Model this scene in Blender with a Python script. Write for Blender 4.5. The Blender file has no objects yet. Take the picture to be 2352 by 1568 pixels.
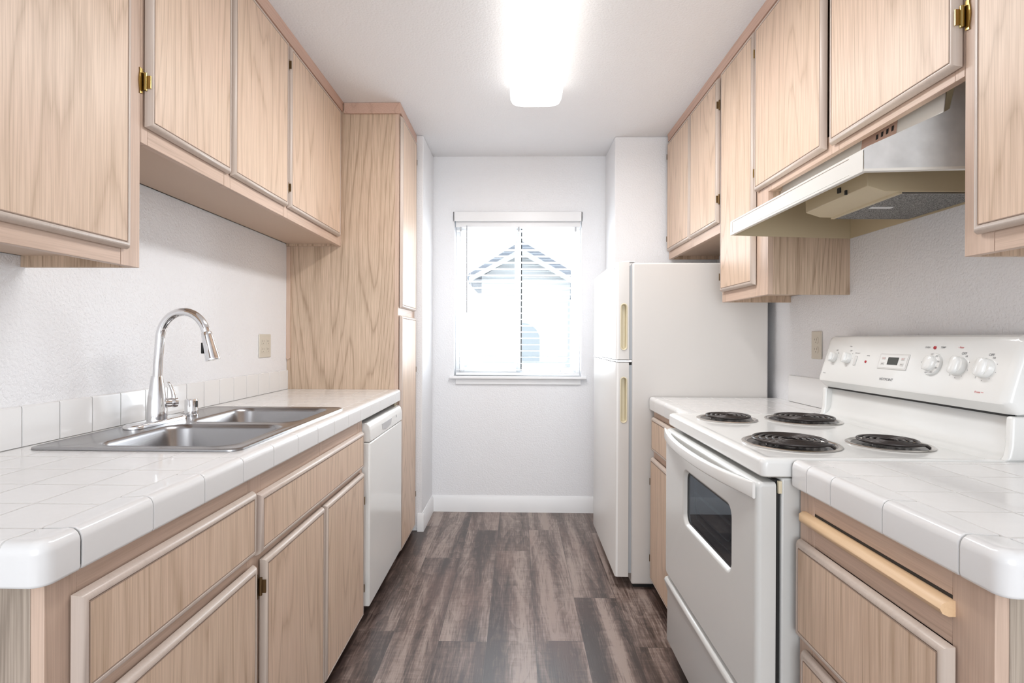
import bpy, bmesh, math, random
from mathutils import Vector, Matrix
random.seed(7)
S = bpy.context.scene
COL = S.collection
PI = math.pi

# ------------------------------------------------------------------ camera
FPX = 1230.0
cam_d = bpy.data.cameras.new('camera')
cam = bpy.data.objects.new('camera', cam_d); COL.objects.link(cam)
cam_d.sensor_fit = 'HORIZONTAL'; cam_d.sensor_width = 36.0
cam_d.lens = 36.0 * FPX / 2352.0
cam_d.shift_x = 13.0 / 2352.0
cam_d.shift_y = -7.0 / 2352.0
cam_d.clip_start = 0.02; cam_d.clip_end = 200
th, ro = math.radians(1.2), math.radians(0.25)
fw = Vector((-math.sin(th), math.cos(th), 0)); rr = Vector((math.cos(th), math.sin(th), 0)); uu = Vector((0, 0, 1))
r2 = rr * math.cos(ro) + uu * math.sin(ro); u2 = -rr * math.sin(ro) + uu * math.cos(ro)
M = Matrix((r2, u2, -fw)).transposed().to_4x4(); M.translation = Vector((0, 0, 1.19))
cam.matrix_world = M
S.camera = cam

# ------------------------------------------------------------------ world, light, exposure
S.view_settings.view_transform = 'Standard'; S.view_settings.look = 'None'
S.view_settings.exposure = 0.40; S.view_settings.gamma = 1.0; S.view_settings.use_curve_mapping = False
W = bpy.data.worlds.new('sky'); S.world = W; W.use_nodes = True
bg = W.node_tree.nodes['Background']; bg.inputs[0].default_value = (0.86, 0.94, 1.0, 1); bg.inputs[1].default_value = 1.2

def area(name, loc, rot, sx, sy, power, color=(1, 1, 1)):
    d = bpy.data.lights.new(name, 'AREA'); d.shape = 'RECTANGLE'; d.size = sx; d.size_y = sy
    d.energy = power; d.color = color
    o = bpy.data.objects.new(name, d); COL.objects.link(o); o.location = loc; o.rotation_euler = rot
    return o
# added fill light behind the camera, set at an unseen rear opening
area('rear_fill', (0, -2.95, 1.35), (PI/2, 0, 0), 2.2, 2.0, 50, (0.94, 0.97, 1.0))
# daylight entering through the kitchen window
area('window_daylight', (0, 3.95, 1.47), (-PI/2, 0, 0), 0.86, 1.05, 24, (0.93, 0.96, 1.0))
LAMP = 1.4

# ------------------------------------------------------------------ materials
MATS = {}
def mat(name, col=(0.8, 0.8, 0.8), rough=0.5, metal=0.0, emis=0.0, coat=0.0, spec=0.5):
    if name in MATS: return MATS[name]
    m = bpy.data.materials.new(name); m.use_nodes = True
    b = m.node_tree.nodes['Principled BSDF']
    b.inputs['Base Color'].default_value = (*col, 1); b.inputs['Roughness'].default_value = rough
    b.inputs['Metallic'].default_value = metal; b.inputs['Coat Weight'].default_value = coat
    b.inputs['Specular IOR Level'].default_value = spec
    if emis:
        b.inputs['Emission Color'].default_value = (*col, 1); b.inputs['Emission Strength'].default_value = emis
    m.diffuse_color = (*col, 1)
    MATS[name] = m
    return m

class NT:
    def __init__(s, m):
        s.t = m.node_tree; s.n = s.t.nodes; s.l = s.t.links; s.b = s.n['Principled BSDF']
    def add(s, kind, **k):
        x = s.n.new(kind)
        for a, v in k.items(): setattr(x, a, v)
        return x
    def link(s, a, b): s.l.new(a, b)
    def obj(s):
        return s.add('ShaderNodeTexCoord').outputs['Object']
    def mapping(s, v, scale=(1, 1, 1), loc=(0, 0, 0), rot=(0, 0, 0)):
        m = s.add('ShaderNodeMapping'); s.link(v, m.inputs[0])
        m.inputs['Scale'].default_value = scale; m.inputs['Location'].default_value = loc; m.inputs['Rotation'].default_value = rot
        return m.outputs[0]
    def noise(s, v, scale, detail=2, rough=0.5, dist=0.0):
        n = s.add('ShaderNodeTexNoise'); s.link(v, n.inputs['Vector'])
        n.inputs['Scale'].default_value = scale; n.inputs['Detail'].default_value = detail
        n.inputs['Roughness'].default_value = rough; n.inputs['Distortion'].default_value = dist
        return n.outputs['Fac']
    def math(s, op, a, b=None, c=None, clamp=False):
        n = s.add('ShaderNodeMath', operation=op, use_clamp=clamp)
        for i, v in enumerate((a, b, c)):
            if v is None: continue
            if isinstance(v, (int, float)): n.inputs[i].default_value = v
            else: s.link(v, n.inputs[i])
        return n.outputs[0]
    def ramp(s, f, stops):
        r = s.add('ShaderNodeValToRGB'); s.link(f, r.inputs[0]); e = r.color_ramp.elements
        while len(e) < len(stops): e.new(0.5)
        for i, (p, c) in enumerate(stops): e[i].position = p; e[i].color = (*c, 1) if len(c) == 3 else c
        return r.outputs[0]
    def mix(s, f, a, b, blend='MIX'):
        n = s.add('ShaderNodeMix', data_type='RGBA', blend_type=blend)
        for sock, v in ((n.inputs[0], f), (n.inputs[6], a), (n.inputs[7], b)):
            if isinstance(v, (int, float)): sock.default_value = v
            elif isinstance(v, tuple): sock.default_value = (*v, 1)
            else: s.link(v, sock)
        return n.outputs[2]
    def bump(s, h, strength=0.3, dist=0.002):
        b = s.add('ShaderNodeBump'); s.link(h, b.inputs['Height'])
        b.inputs['Strength'].default_value = strength; b.inputs['Distance'].default_value = dist
        s.link(b.outputs[0], s.b.inputs['Normal'])

def oak(name, light, dark, grain='Z', cath=1.0, rough=0.42, streak=0.5):
    m = mat(name, light, rough); N = NT(m)
    v = N.obj()
    rnd = N.add('ShaderNodeObjectInfo').outputs['Random']
    off = N.add('ShaderNodeCombineXYZ')
    for i in range(3): N.link(N.math('MULTIPLY', rnd, (3.1, 5.7, 2.3)[i]), off.inputs[i])
    ad = N.add('ShaderNodeVectorMath', operation='ADD'); N.link(v, ad.inputs[0]); N.link(off.outputs[0], ad.inputs[1])
    v = ad.outputs[0]
    sc = {'Z': (1, 1, 0.10), 'Y': (1, 0.07, 1)}[grain]
    fine = {'Z': (1, 1, 0.02), 'Y': (1, 0.02, 1)}[grain]
    vm = N.mapping(v, sc)
    wob = N.noise(N.mapping(v, fine), 26, 2, 0.5)
    big = N.math('ADD', N.noise(vm, 4.2, 1.2, 0.35), N.math('MULTIPLY', wob, 0.05))
    tri = N.math('MULTIPLY', N.math('ABSOLUTE', N.math('SUBTRACT', N.math('FRACT', N.math('MULTIPLY', big, 21.0 * cath)), 0.5)), 2.0)
    saw = N.math('POWER', tri, 5.0)
    ln = N.noise(N.mapping(v, fine), 150, 3, 0.65)
    pores = N.noise(N.mapping(v, fine), 330, 2, 0.6)
    amp = lambda q, k: N.math('MULTIPLY', N.math('SUBTRACT', q, 0.5), k)
    f = N.math('ADD', N.math('MULTIPLY', saw, 0.62), N.math('ADD', amp(ln, 1.1), 0.25))
    f = N.math('ADD', f, amp(pores, 1.9))
    f = N.math('ADD', f, amp(wob, 0.25))
    blot = N.noise(v, 3.0, 2)
    f = N.math('MULTIPLY', f, 1.3 * streak, clamp=True)
    c = N.mix(f, light, dark)
    pink = tuple(min(1, a * b) for a, b in zip(light, (1.01, 0.955, 0.98)))
    c2 = N.mix(N.math('MULTIPLY', N.math('SUBTRACT', blot, 0.35, clamp=True), 1.4, clamp=True), c, N.mix(f, pink, dark))
    N.link(c2, N.b.inputs['Base Color'])
    N.bump(f, 0.12, 0.0006)
    return m

OAK = oak('oak_laminate', (0.735, 0.56, 0.425), (0.46, 0.32, 0.215), 'Z', 1.0, 0.42, 0.60)
OAKS = oak('oak_side_panel', (0.655, 0.50, 0.37), (0.40, 0.285, 0.195), 'Z', 0.9, 0.45, 0.85)
OAKG = oak('shaded_grey_end_panel', (0.46, 0.385, 0.31), (0.27, 0.215, 0.17), 'Z', 0.8, 0.5, 0.9)  # greyer oak copy, with the shade on near end panels put into the colour
FRZ = oak('oak_stile', (0.65, 0.485, 0.38), (0.45, 0.315, 0.235), 'Z', 0.6, 0.45, 0.5)
FRY = oak('oak_rail', (0.65, 0.485, 0.38), (0.45, 0.315, 0.235), 'Y', 0.6, 0.45, 0.5)
TRIM = oak('door_bevel_taupe', (0.60, 0.51, 0.44), (0.50, 0.41, 0.35), 'Z', 0.3, 0.36, 0.4)
PINK = oak('crown_pine', (0.62, 0.42, 0.33), (0.42, 0.27, 0.20), 'Y', 0.4, 0.5, 0.5)
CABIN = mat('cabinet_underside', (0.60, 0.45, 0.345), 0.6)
BREAD = oak('birch_breadboard', (0.80, 0.57, 0.35), (0.68, 0.44, 0.24), 'Y', 0.3, 0.45, 0.35)
GROOVE = mat('groove_brown', (0.36, 0.26, 0.20), 0.8)

def paint(name, col, rough, scale, strength, dist=0.002):
    m = mat(name, col, rough); N = NT(m); v = N.obj()
    h = N.noise(v, scale, 3, 0.55)
    h = N.math('SMOOTH_MIN', h, 0.60, 0.2)
    N.bump(h, strength, dist)
    return m
WALL = paint('orange_peel_wall', (0.865, 0.865, 0.88), 0.36, 130, 0.7, 0.0045)
CEIL = paint('textured_ceiling', (0.87, 0.862, 0.866), 0.7, 105, 0.7, 0.0045)
WHT = mat('white_trim', (0.87, 0.87, 0.875), 0.35)
PORC = mat('white_porcelain', (0.83, 0.825, 0.80), 0.16, coat=0.3)
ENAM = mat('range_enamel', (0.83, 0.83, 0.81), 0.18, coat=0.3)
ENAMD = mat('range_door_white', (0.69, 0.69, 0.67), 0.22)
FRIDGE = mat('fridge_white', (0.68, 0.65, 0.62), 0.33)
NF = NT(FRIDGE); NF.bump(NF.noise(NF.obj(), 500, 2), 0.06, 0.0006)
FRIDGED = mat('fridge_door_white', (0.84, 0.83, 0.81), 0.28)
GASK = mat('grey_gasket', (0.42, 0.44, 0.46), 0.5)
CREAM = mat('yellowed_cream', (0.74, 0.66, 0.48), 0.4)
HOODW = mat('hood_almond', (0.80, 0.78, 0.73), 0.3)
HOODS = mat('hood_side_steel', (0.60, 0.60, 0.59), 0.3, metal=0.1)
NH = NT(HOODS)
NH.link(NH.ramp(NH.noise(NH.obj(), 14, 4), [(0.3, (0.60, 0.61, 0.61)), (0.7, (0.80, 0.81, 0.81))]), NH.b.inputs['Base Color'])
HOODI = mat('hood_inside_tan', (0.62, 0.52, 0.35), 0.45)
MESH = mat('filter_mesh', (0.22, 0.22, 0.21), 0.6, metal=0.4)
NM = NT(MESH)
NM.link(NM.ramp(NM.noise(NM.obj(), 420, 2), [(0.4, (0.07, 0.07, 0.07)), (0.65, (0.45, 0.44, 0.42))]), NM.b.inputs['Base Color'])
BLK = mat('black', (0.015, 0.015, 0.015), 0.5)
COIL = mat('burner_coil', (0.045, 0.037, 0.035), 0.3, metal=0.3)
CHROME = mat('chrome', (0.78, 0.78, 0.79), 0.07, metal=1.0)
PAN = mat('drip_pan_chrome', (0.62, 0.60, 0.58), 0.2, metal=1.0)
STEEL = mat('brushed_steel', (0.37, 0.365, 0.37), 0.27, metal=1.0)
NS = NT(STEEL); NS.bump(NS.noise(NS.mapping(NS.obj(), (1, 0.03, 1)), 500, 2), 0.1, 0.0004)
BRASS = mat('brass', (0.46, 0.33, 0.12), 0.25, metal=1.0)
BRASSD = mat('aged_brass', (0.20, 0.13, 0.06), 0.4, metal=0.8)
BEIGE = mat('beige_plate', (0.66, 0.61, 0.52), 0.45)
BEIGED = mat('beige_slot', (0.25, 0.21, 0.16), 0.6)
RED = mat('red_lens', (0.45, 0.03, 0.04), 0.3)
REDT = mat('red_print', (0.62, 0.12, 0.12), 0.5)
GREYT = mat('grey_print', (0.24, 0.24, 0.25), 0.5)
LCD = mat('lcd_dark', (0.05, 0.055, 0.05), 0.2)
DOTS = mat('panel_grey', (0.70, 0.69, 0.67), 0.4)
DARKIN = mat('oven_inside', (0.05, 0.05, 0.055), 0.5)
RACK = mat('oven_rack', (0.35, 0.37, 0.38), 0.3, metal=0.6)
GROUT = mat('grout', (0.64, 0.63, 0.61), 0.8)
LENS = mat('light_lens', (1.0, 0.985, 0.96), 0.4, emis=LAMP)
SLAT = mat('blind_slat', (0.88, 0.89, 0.90), 0.4)
DARK = mat('toe_kick', (0.06, 0.045, 0.04), 0.7)
CORD = mat('grey_cord', (0.55, 0.56, 0.58), 0.6)
ALU = mat('window_frame_grey', (0.62, 0.66, 0.68), 0.4)
ROOF = mat('roof_shingle', (0.34, 0.36, 0.42), 0.8)
SIDING = mat('house_siding', (0.72, 0.72, 0.72), 0.7)
HWIN = mat('house_window', (0.28, 0.34, 0.38), 0.3)
CONC = mat('outside_ground', (0.6, 0.6, 0.58), 0.8)

# tile with grout grid; ox, oy = a grout crossing in object space; pitch 0.1125
def tile(name, ox, oy, pitch=0.1125, axes='XY'):
    m = mat(name, (0.80, 0.79, 0.78), 0.17, coat=0.2); N = NT(m)
    sp = N.add('ShaderNodeSeparateXYZ'); N.link(N.obj(), sp.inputs[0])
    def line(sock, o):
        t = N.math('FRACT', N.math('DIVIDE', N.math('ADD', sock, 50 * pitch - o), pitch))
        d = N.math('ABSOLUTE', N.math('SUBTRACT', t, 0.5))     # 0.5 at the joint
        return N.math('MULTIPLY', N.math('SUBTRACT', d, 0.478), 60.0, clamp=True)
    g = N.math('MAXIMUM', line(sp.outputs[axes[0]], ox), line(sp.outputs[axes[1]], oy)) if axes != 'Y' else line(sp.outputs['Y'], oy)
    N.link(N.mix(g, (0.80, 0.79, 0.78), (0.72, 0.705, 0.69)), N.b.inputs['Base Color'])
    N.link(N.math('ADD', N.math('MULTIPLY', g, 0.4), 0.16), N.b.inputs['Roughness'])
    h = N.math('SUBTRACT', N.math('MULTIPLY', N.noise(N.obj(), 22, 2), 0.35), g)
    N.bump(h, 0.6, 0.0016)
    return m

def floor_mat():
    m = mat('vinyl_plank_floor', (0.15, 0.12, 0.11), 0.33); N = NT(m)
    v = N.obj(); sp = N.add('ShaderNodeSeparateXYZ'); N.link(v, sp.inputs[0])
    X, Y = sp.outputs[0], sp.outputs[1]
    u = N.math('DIVIDE', N.math('ADD', X, 0.115 + 19.0), 0.19)
    ix = N.math('FLOOR', u)
    wn = N.add('ShaderNodeTexWhiteNoise', noise_dimensions='1D'); N.link(ix, wn.inputs['W'])
    w = N.math('DIVIDE', N.math('ADD', N.math('ADD', Y, 10.0), N.math('MULTIPLY', wn.outputs['Value'], 1.22)), 1.22)
    iy = N.math('FLOOR', w)
    cb = N.add('ShaderNodeCombineXYZ'); N.link(ix, cb.inputs[0]); N.link(iy, cb.inputs[1])
    wn2 = N.add('ShaderNodeTexWhiteNoise', noise_dimensions='3D'); N.link(cb.outputs[0], wn2.inputs['Vector'])
    tone = wn2.outputs['Value']
    off = N.add('ShaderNodeVectorMath', operation='SCALE'); N.link(wn2.outputs['Color'], off.inputs[0]); off.inputs['Scale'].default_value = 9.0
    ad = N.add('ShaderNodeVectorMath', operation='ADD'); N.link(v, ad.inputs[0]); N.link(off.outputs[0], ad.inputs[1])
    pv = ad.outputs[0]
    band = N.noise(N.mapping(pv, (1, 0.07, 1)), 13, 1.5, 0.45)
    big = N.noise(N.mapping(pv, (1, 0.16, 1)), 6, 1.5, 0.4)
    rings = N.math('FRACT', N.math('MULTIPLY', big, 16))
    fine = N.noise(N.mapping(pv, (1, 0.05, 1)), 170, 3, 0.6)
    mott = N.noise(pv, 26, 3, 0.6)
    cross = N.noise(N.mapping(pv, (0.12, 1, 1)), 90, 2)
    f = N.math('ADD', N.math('MULTIPLY', N.math('SUBTRACT', band, 0.5), 1.6), 0.49)
    f = N.math('ADD', f, N.math('MULTIPLY', N.math('SUBTRACT', fine, 0.5), 0.8))
    f = N.math('ADD', f, N.math('MULTIPLY', N.math('SUBTRACT', mott, 0.5), 0.34))
    f = N.math('ADD', f, N.math('MULTIPLY', N.math('SUBTRACT', cross, 0.5), 0.22))
    f = N.math('ADD', f, N.math('MULTIPLY', N.math('SUBTRACT', rings, 0.5), 0.13))
    f = N.math('ADD', f, N.math('MULTIPLY', N.math('SUBTRACT', tone, 0.5), 0.34))
    c = N.ramp(f, [(0.24, (0.042, 0.026, 0.021)), (0.50, (0.140, 0.096, 0.080)), (0.80, (0.34, 0.262, 0.225))])
    red = N.noise(N.mapping(pv, (1, 0.3, 1)), 5, 1)
    c = N.mix(N.math('MULTIPLY', N.math('SUBTRACT', red, 0.5, clamp=True), 2.0, clamp=True), c, N.mix(0.6, c, (0.22, 0.115, 0.085)))
    def seam(t, wd):
        fr = N.math('FRACT', t); d = N.math('ABSOLUTE', N.math('SUBTRACT', fr, 0.5))
        return N.math('GREATER_THAN', d, 0.5 - wd)
    g = N.math('MAXIMUM', seam(u, 0.0055), seam(w, 0.0009))
    N.b.inputs['Specular IOR Level'].default_value = 0.85
    N.link(N.mix(N.math('MULTIPLY', g, 0.65), c, (0.03, 0.022, 0.02)), N.b.inputs['Base Color'])
    N.link(N.math('ADD', 0.27, N.math('MULTIPLY', fine, 0.16)), N.b.inputs['Roughness'])
    N.bump(N.math('SUBTRACT', N.noise(N.mapping(v, (1, 0.03, 1)), 260, 2), N.math('MULTIPLY', g, 0.8)), 0.35, 0.0008)
    return m
FLOOR = floor_mat()

GLASS = bpy.data.materials.new('window_glass'); GLASS.use_nodes = True
_n = GLASS.node_tree.nodes; _l = GLASS.node_tree.links; _n.remove(_n['Principled BSDF'])
_t = _n.new('ShaderNodeBsdfTransparent'); _t.inputs[0].default_value = (0.97, 0.99, 1, 1)
_g = _n.new('ShaderNodeBsdfGlossy'); _g.inputs['Roughness'].default_value = 0.02
_m = _n.new('ShaderNodeMixShader'); _m.inputs[0].default_value = 0.05
_l.new(_t.outputs[0], _m.inputs[1]); _l.new(_g.outputs[0], _m.inputs[2]); _l.new(_m.outputs[0], _n['Material Output'].inputs[0])
OVGL = bpy.data.materials.new('oven_glass'); OVGL.use_nodes = True
_n = OVGL.node_tree.nodes; _l = OVGL.node_tree.links; _n.remove(_n['Principled BSDF'])
_t = _n.new('ShaderNodeBsdfTransparent'); _t.inputs[0].default_value = (0.42, 0.46, 0.48, 1)
_g = _n.new('ShaderNodeBsdfGlossy'); _g.inputs['Roughness'].default_value = 0.03; _g.inputs[0].default_value = (0.85, 0.92, 1, 1)
_m = _n.new('ShaderNodeMixShader'); _m.inputs[0].default_value = 0.16
_l.new(_t.outputs[0], _m.inputs[1]); _l.new(_g.outputs[0], _m.inputs[2]); _l.new(_m.outputs[0], _n['Material Output'].inputs[0])

# ------------------------------------------------------------------ mesh builder
class MB:
    def __init__(s): s.v = []; s.f = []; s.mi = []; s.mats = []
    def _m(s, m):
        if m not in s.mats: s.mats.append(m)
        return s.mats.index(m)
    def add(s, vs, fs, m):
        k = len(s.v); s.v += [tuple(v) for v in vs]; i = s._m(m)
        for f in fs: s.f.append([k + a for a in f]); s.mi.append(i)
        return s
    def box(s, x0, x1, y0, y1, z0, z1, m):
        x0, x1 = sorted((x0, x1)); y0, y1 = sorted((y0, y1)); z0, z1 = sorted((z0, z1))
        vs = [(x, y, z) for z in (z0, z1) for y in (y0, y1) for x in (x0, x1)]
        return s.add(vs, [(0, 2, 3, 1), (4, 5, 7, 6), (0, 1, 5, 4), (2, 6, 7, 3), (0, 4, 6, 2), (1, 3, 7, 5)], m)
    def prism(s, pts, a0, a1, axis, m):
        """closed outline pts (2-D) extruded along axis from a0 to a1"""
        def P(p, a):
            if axis == 'Y': return (p[0], a, p[1])
            if axis == 'X': return (a, p[0], p[1])
            return (p[0], p[1], a)
        n = len(pts); vs = [P(p, a0) for p in pts] + [P(p, a1) for p in pts]
        fs = [(i, (i + 1) % n, n + (i + 1) % n, n + i) for i in range(n)] + [tuple(range(n))[::-1], tuple(range(n, 2 * n))]
        return s.add(vs, fs, m)
    def loft(s, rings, m, closed=False, caps=True):
        n = len(rings[0]); vs = [p for r in rings for p in r]; fs = []
        K = len(rings)
        for k in range(K if closed else K - 1):
            a = k * n; b = ((k + 1) % K) * n
            for i in range(n):
                j = (i + 1) % n; fs.append((a + i, a + j, b + j, b + i))
        if caps and not closed: fs += [tuple(range(n))[::-1], tuple(range((K - 1) * n, K * n))]
        return s.add(vs, fs, m)
    def lathe(s, prof, c, m, n=32, axis=Vector((0, 0, 1)), caps=True):
        ax = Vector(axis).normalized(); t = Vector((1, 0, 0)) if abs(ax.x) < .9 else Vector((0, 1, 0))
        e1 = ax.cross(t).normalized(); e2 = ax.cross(e1); c = Vector(c)
        rings = [[c + ax * h + (e1 * math.cos(2*PI*i/n) + e2 * math.sin(2*PI*i/n)) * max(r, 1e-5) for i in range(n)] for r, h in prof]
        return s.loft(rings, m, caps=caps)
    def tube(s, pts, rad, m, n=14, caps=True):
        pts = [Vector(p) for p in pts]; K = len(pts)
        rad = [rad] * K if isinstance(rad, (int, float)) else rad
        rings = []; prev = None
        for k in range(K):
            d = (pts[min(k + 1, K - 1)] - pts[max(k - 1, 0)]).normalized()
            if prev is None:
                t = Vector((0, 0, 1)) if abs(d.z) < .9 else Vector((0, 1, 0)); e1 = d.cross(t).normalized()
            else: e1 = (prev - d * prev.dot(d)).normalized()
            prev = e1; e2 = d.cross(e1)
            rings.append([pts[k] + (e1 * math.cos(2*PI*i/n) + e2 * math.sin(2*PI*i/n)) * rad[k] for i in range(n)])
        return s.loft(rings, m, caps=caps)

def link(o, parent, L):
    COL.objects.link(o)
    if parent is not None: o.parent = parent
    return o
def origin(o):
    w = Vector((0, 0, 0))
    while o is not None: w += o.location; o = o.parent
    return w
def mk(name, b, parent=None, bevel=0.0, seg=2, smooth=40, label=None, base=None, wn=False):
    """link the builder as ONE mesh; vertices are given in world space"""
    L = origin(parent) if parent is not None else Vector(base or (0, 0, 0))
    me = bpy.data.meshes.new(name)
    me.from_pydata([tuple(Vector(v) - L) for v in b.v], [], b.f)
    for m in b.mats: me.materials.append(m)
    for p, i in zip(me.polygons, b.mi): p.material_index = i
    bm = bmesh.new(); bm.from_mesh(me)
    bmesh.ops.remove_doubles(bm, verts=bm.verts, dist=1e-6) if smooth and not bevel else None
    bmesh.ops.recalc_face_normals(bm, faces=bm.faces); bm.to_mesh(me); bm.free()
    for p in me.polygons: p.use_smooth = True
    me.set_sharp_from_angle(angle=math.radians(smooth))
    o = bpy.data.objects.new(name, me)
    if parent is None: o.location = L
    link(o, parent, L)
    if bevel:
        md = o.modifiers.new('bevel', 'BEVEL'); md.width = bevel; md.segments = seg; md.limit_method = 'ANGLE'; md.angle_limit = math.radians(35)
        md.harden_normals = False
    if wn:
        md = o.modifiers.new('wn', 'WEIGHTED_NORMAL'); md.keep_sharp = True; md.weight = 80
    if label: o['label'] = label
    return o
def thing(name, label, cat, loc, group=None):
    o = bpy.data.objects.new(name, None); COL.objects.link(o); o.location = loc; o.empty_display_size = 0.05
    o['label'] = label; o['category'] = cat
    if group: o['group'] = group
    return o
def tag(o, label, cat, group=None):
    o['label'] = label; o['category'] = cat
    if group: o['group'] = group
    return o
def struct(o, label=None):
    o['kind'] = 'structure'
    if label: o['label'] = label
    return o
def rrect(x0, x1, y0, y1, r, n=6):
    pts = []
    for cx, cy, a in ((x1 - r, y1 - r, 0), (x0 + r, y1 - r, 90), (x0 + r, y0 + r, 180), (x1 - r, y0 + r, 270)):
        for i in range(n + 1):
            t = math.radians(a + 90 * i / n); pts.append((cx + r * math.cos(t), cy + r * math.sin(t)))
    return pts

# ------------------------------------------------------------------ the room
XL, XR, YB, HC = -1.235, 1.225, 3.68, 2.44
ZC, ZE = 0.915, 0.856           # counter top, underside of its edge tile
YR = -3.0
struct(mk('floor', MB().box(-1.45, 1.45, YR - .1, YB + .14, -.05, 0, FLOOR)))
struct(mk('ceiling', MB().box(-1.45, 1.45, YR - .1, YB + .14, HC, HC + .06, CEIL)))
struct(mk('wall_left', MB().box(XL - .12, XL, YR, YB + .14, 0, HC, WALL)))
struct(mk('wall_right', MB().box(XR, XR + .12, YR, YB + .14, 0, HC, WALL)))
WX0, WX1, WZ0, WZ1 = -.437, .437, .925, 2.0
b = MB()
b.box(XL, WX0, YB, YB + .14, 0, HC, WALL).box(WX1, XR, YB, YB + .14, 0, HC, WALL)
b.box(WX0, WX1, YB, YB + .14, 0, WZ0, WALL).box(WX0, WX1, YB, YB + .14, WZ1, HC, WALL)
struct(mk('wall_back', b))
struct(mk('wall_left_return', MB().box(XL, -.585, 3.292, YB, 0, HC, WALL), bevel=.006, seg=3))
struct(mk('wall_right_return', MB().box(.597, XR, 3.325, YB, 0, HC, WALL), bevel=.006, seg=3))
b = MB()
b.box(XL - .1, -1.1, YR - .1, YR, 0, HC, WALL).box(1.1, XR + .1, YR - .1, YR, 0, HC, WALL)
b.box(-1.1, 1.1, YR - .1, YR, 0, .35, WALL).box(-1.1, 1.1, YR - .1, YR, 2.35, HC, WALL)
struct(mk('wall_rear', b))

def base_prof(n0, d=.013, h=.11): return [(n0, 0), (n0, h), (n0 + d * .45, h), (n0 + d, h - .012), (n0 + d, 0)]
struct(mk('baseboard_back', MB().prism([(YB, 0), (YB, .11), (YB - .004, .11), (YB - .013, .090), (YB - .013, 0)], -.585, .597, 'X', WHT)))
b = MB().prism([(-.585, 0), (-.585, .11), (-.581, .11), (-.572, .090), (-.572, 0)], 3.2922, YB - .013, 'Y', WHT)
b.prism([(3.292, 0), (3.292, .11), (3.288, .11), (3.279, .090), (3.279, 0)], -.612, -.5722, 'X', WHT)
struct(mk('baseboard_left', b))
struct(mk('baseboard_right', MB().prism([(.597, 0), (.597, .11), (.591, .11), (.584, .098), (.584, 0)], 3.33, YB - .013, 'Y', WHT)))

# window: frame, sliding panes, sill, apron, header
wf = MB()
yf0, yf1 = YB + .085, YB + .125
for a in ((WX0, WX0 + .03, WZ0, WZ1), (WX1 - .03, WX1, WZ0, WZ1), (WX0 + .0301, WX1 - .0301, WZ0, WZ0 + .03), (WX0 + .0301, WX1 - .0301, WZ1 - .03, WZ1)):
    wf.box(a[0], a[1], yf0, yf1, a[2], a[3], WHT)
win = struct(mk('window_1', wf, bevel=.003), 'white sliding window in the back wall')
sf = MB()
for x0, x1, yy in ((WX0 + .03, .022, yf0 - .004), (-.022, WX1 - .03, yf0 + .018)):
    for a in ((x0, x0 + .03, WZ0 + .03, WZ1 - .03), (x1 - .03, x1, WZ0 + .03, WZ1 - .03), (x0 + .0301, x1 - .0301, WZ0 + .03, WZ0 + .06), (x0 + .0301, x1 - .0301, WZ1 - .06, WZ1 - .03)):
        sf.box(a[0], a[1], yy, yy + .016, a[2], a[3], ALU if a[1] - a[0] < .1 and abs((a[0] + a[1]) / 2) < .1 else WHT)
mk('window_sash', sf, win, bevel=.002)
mk('weather_strip', MB().box(.0225, .029, yf0 - .004, yf0 + .012, WZ0 + .04, WZ1 - .04, BLK), win)
mk('window_pane', MB().box(WX0 + .06, -.008, yf0 + .002, yf0 + .006, WZ0 + .06, WZ1 - .06, GLASS), win)
mk('window_pane', MB().box(.008, WX1 - .06, yf0 + .024, yf0 + .028, WZ0 + .06, WZ1 - .06, GLASS), win)
struct(mk('trim_1', MB().box(-.466, .470, YB - .04, YB + .085, .913, .932, WHT), bevel=.005, seg=3), 'white window sill board')
struct(mk('trim_2', MB().box(-.425, .435, YB - .014, YB, .874, .913, WHT), bevel=.004), 'white apron under the window sill')

# ------------------------------------------------------------------ window blind
bl = thing('window_blind', 'white horizontal slat blind hanging open in the back wall window', 'window blind', (0, YB + .03, WZ1))
mk('valance', MB().box(-.445, .440, YB - .018, YB - .008, 1.992, 2.058, WHT).box(-.445, -.435, YB - .018, YB - .00005, 1.992, 2.058, WHT).box(.43, .44, YB - .018, YB - .00005, 1.992, 2.058, WHT), bl, bevel=.003)
mk('headrail', MB().box(-.428, .428, YB + .008, YB + .055, 1.958, 1.998, WHT), bl)
sl = MB(); yc = YB + .032
z = 1.935
while z > .965:
    pr = []
    for i in range(7):
        t = -1 + 2 * i / 6; pr.append((yc + .025 * t * math.cos(.05), z + .0025 * (1 - t * t) + .025 * t * math.sin(-.05)))
    top = pr + [(p[0], p[1] - .0028) for p in reversed(pr)]
    sl.prism(top, -.426, .426, 'X', SLAT)
    z -= .0437
mk('slats', sl, bl)
mk('bottom_rail', MB().box(-.426, .426, yc - .026, yc + .026, .936, .954, SLAT), bl, bevel=.003)
for x in (-.395, .005, .395):
    cb_ = MB()
    for yy in (yc - .027, yc + .027): cb_.box(x - .0012, x + .0012, yy - .0008, yy + .0008, .965, 1.96, SLAT)
    cb_.box(x - .006, x + .006, yc - .029, yc - .026, 1.925, 1.958, CORD)
    mk('ladder_cord', cb_, bl)
mk('tilt_wand', MB().tube([(-.352, yc - .034, 1.965), (-.350, yc - .036, 1.365)], .0045, CORD, 8), bl)
mk('pull_cord', MB().tube([(-.326, yc - .033, 1.965), (-.325, yc - .034, 1.36)], .0014, SLAT, 6), bl)
for x in (.085, .295): mk('cord_button', MB().lathe([(.004, 0), (.004, .003)], (x, yc - .026, .968), CORD, 10, (0, -1, 0)), bl)

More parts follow.
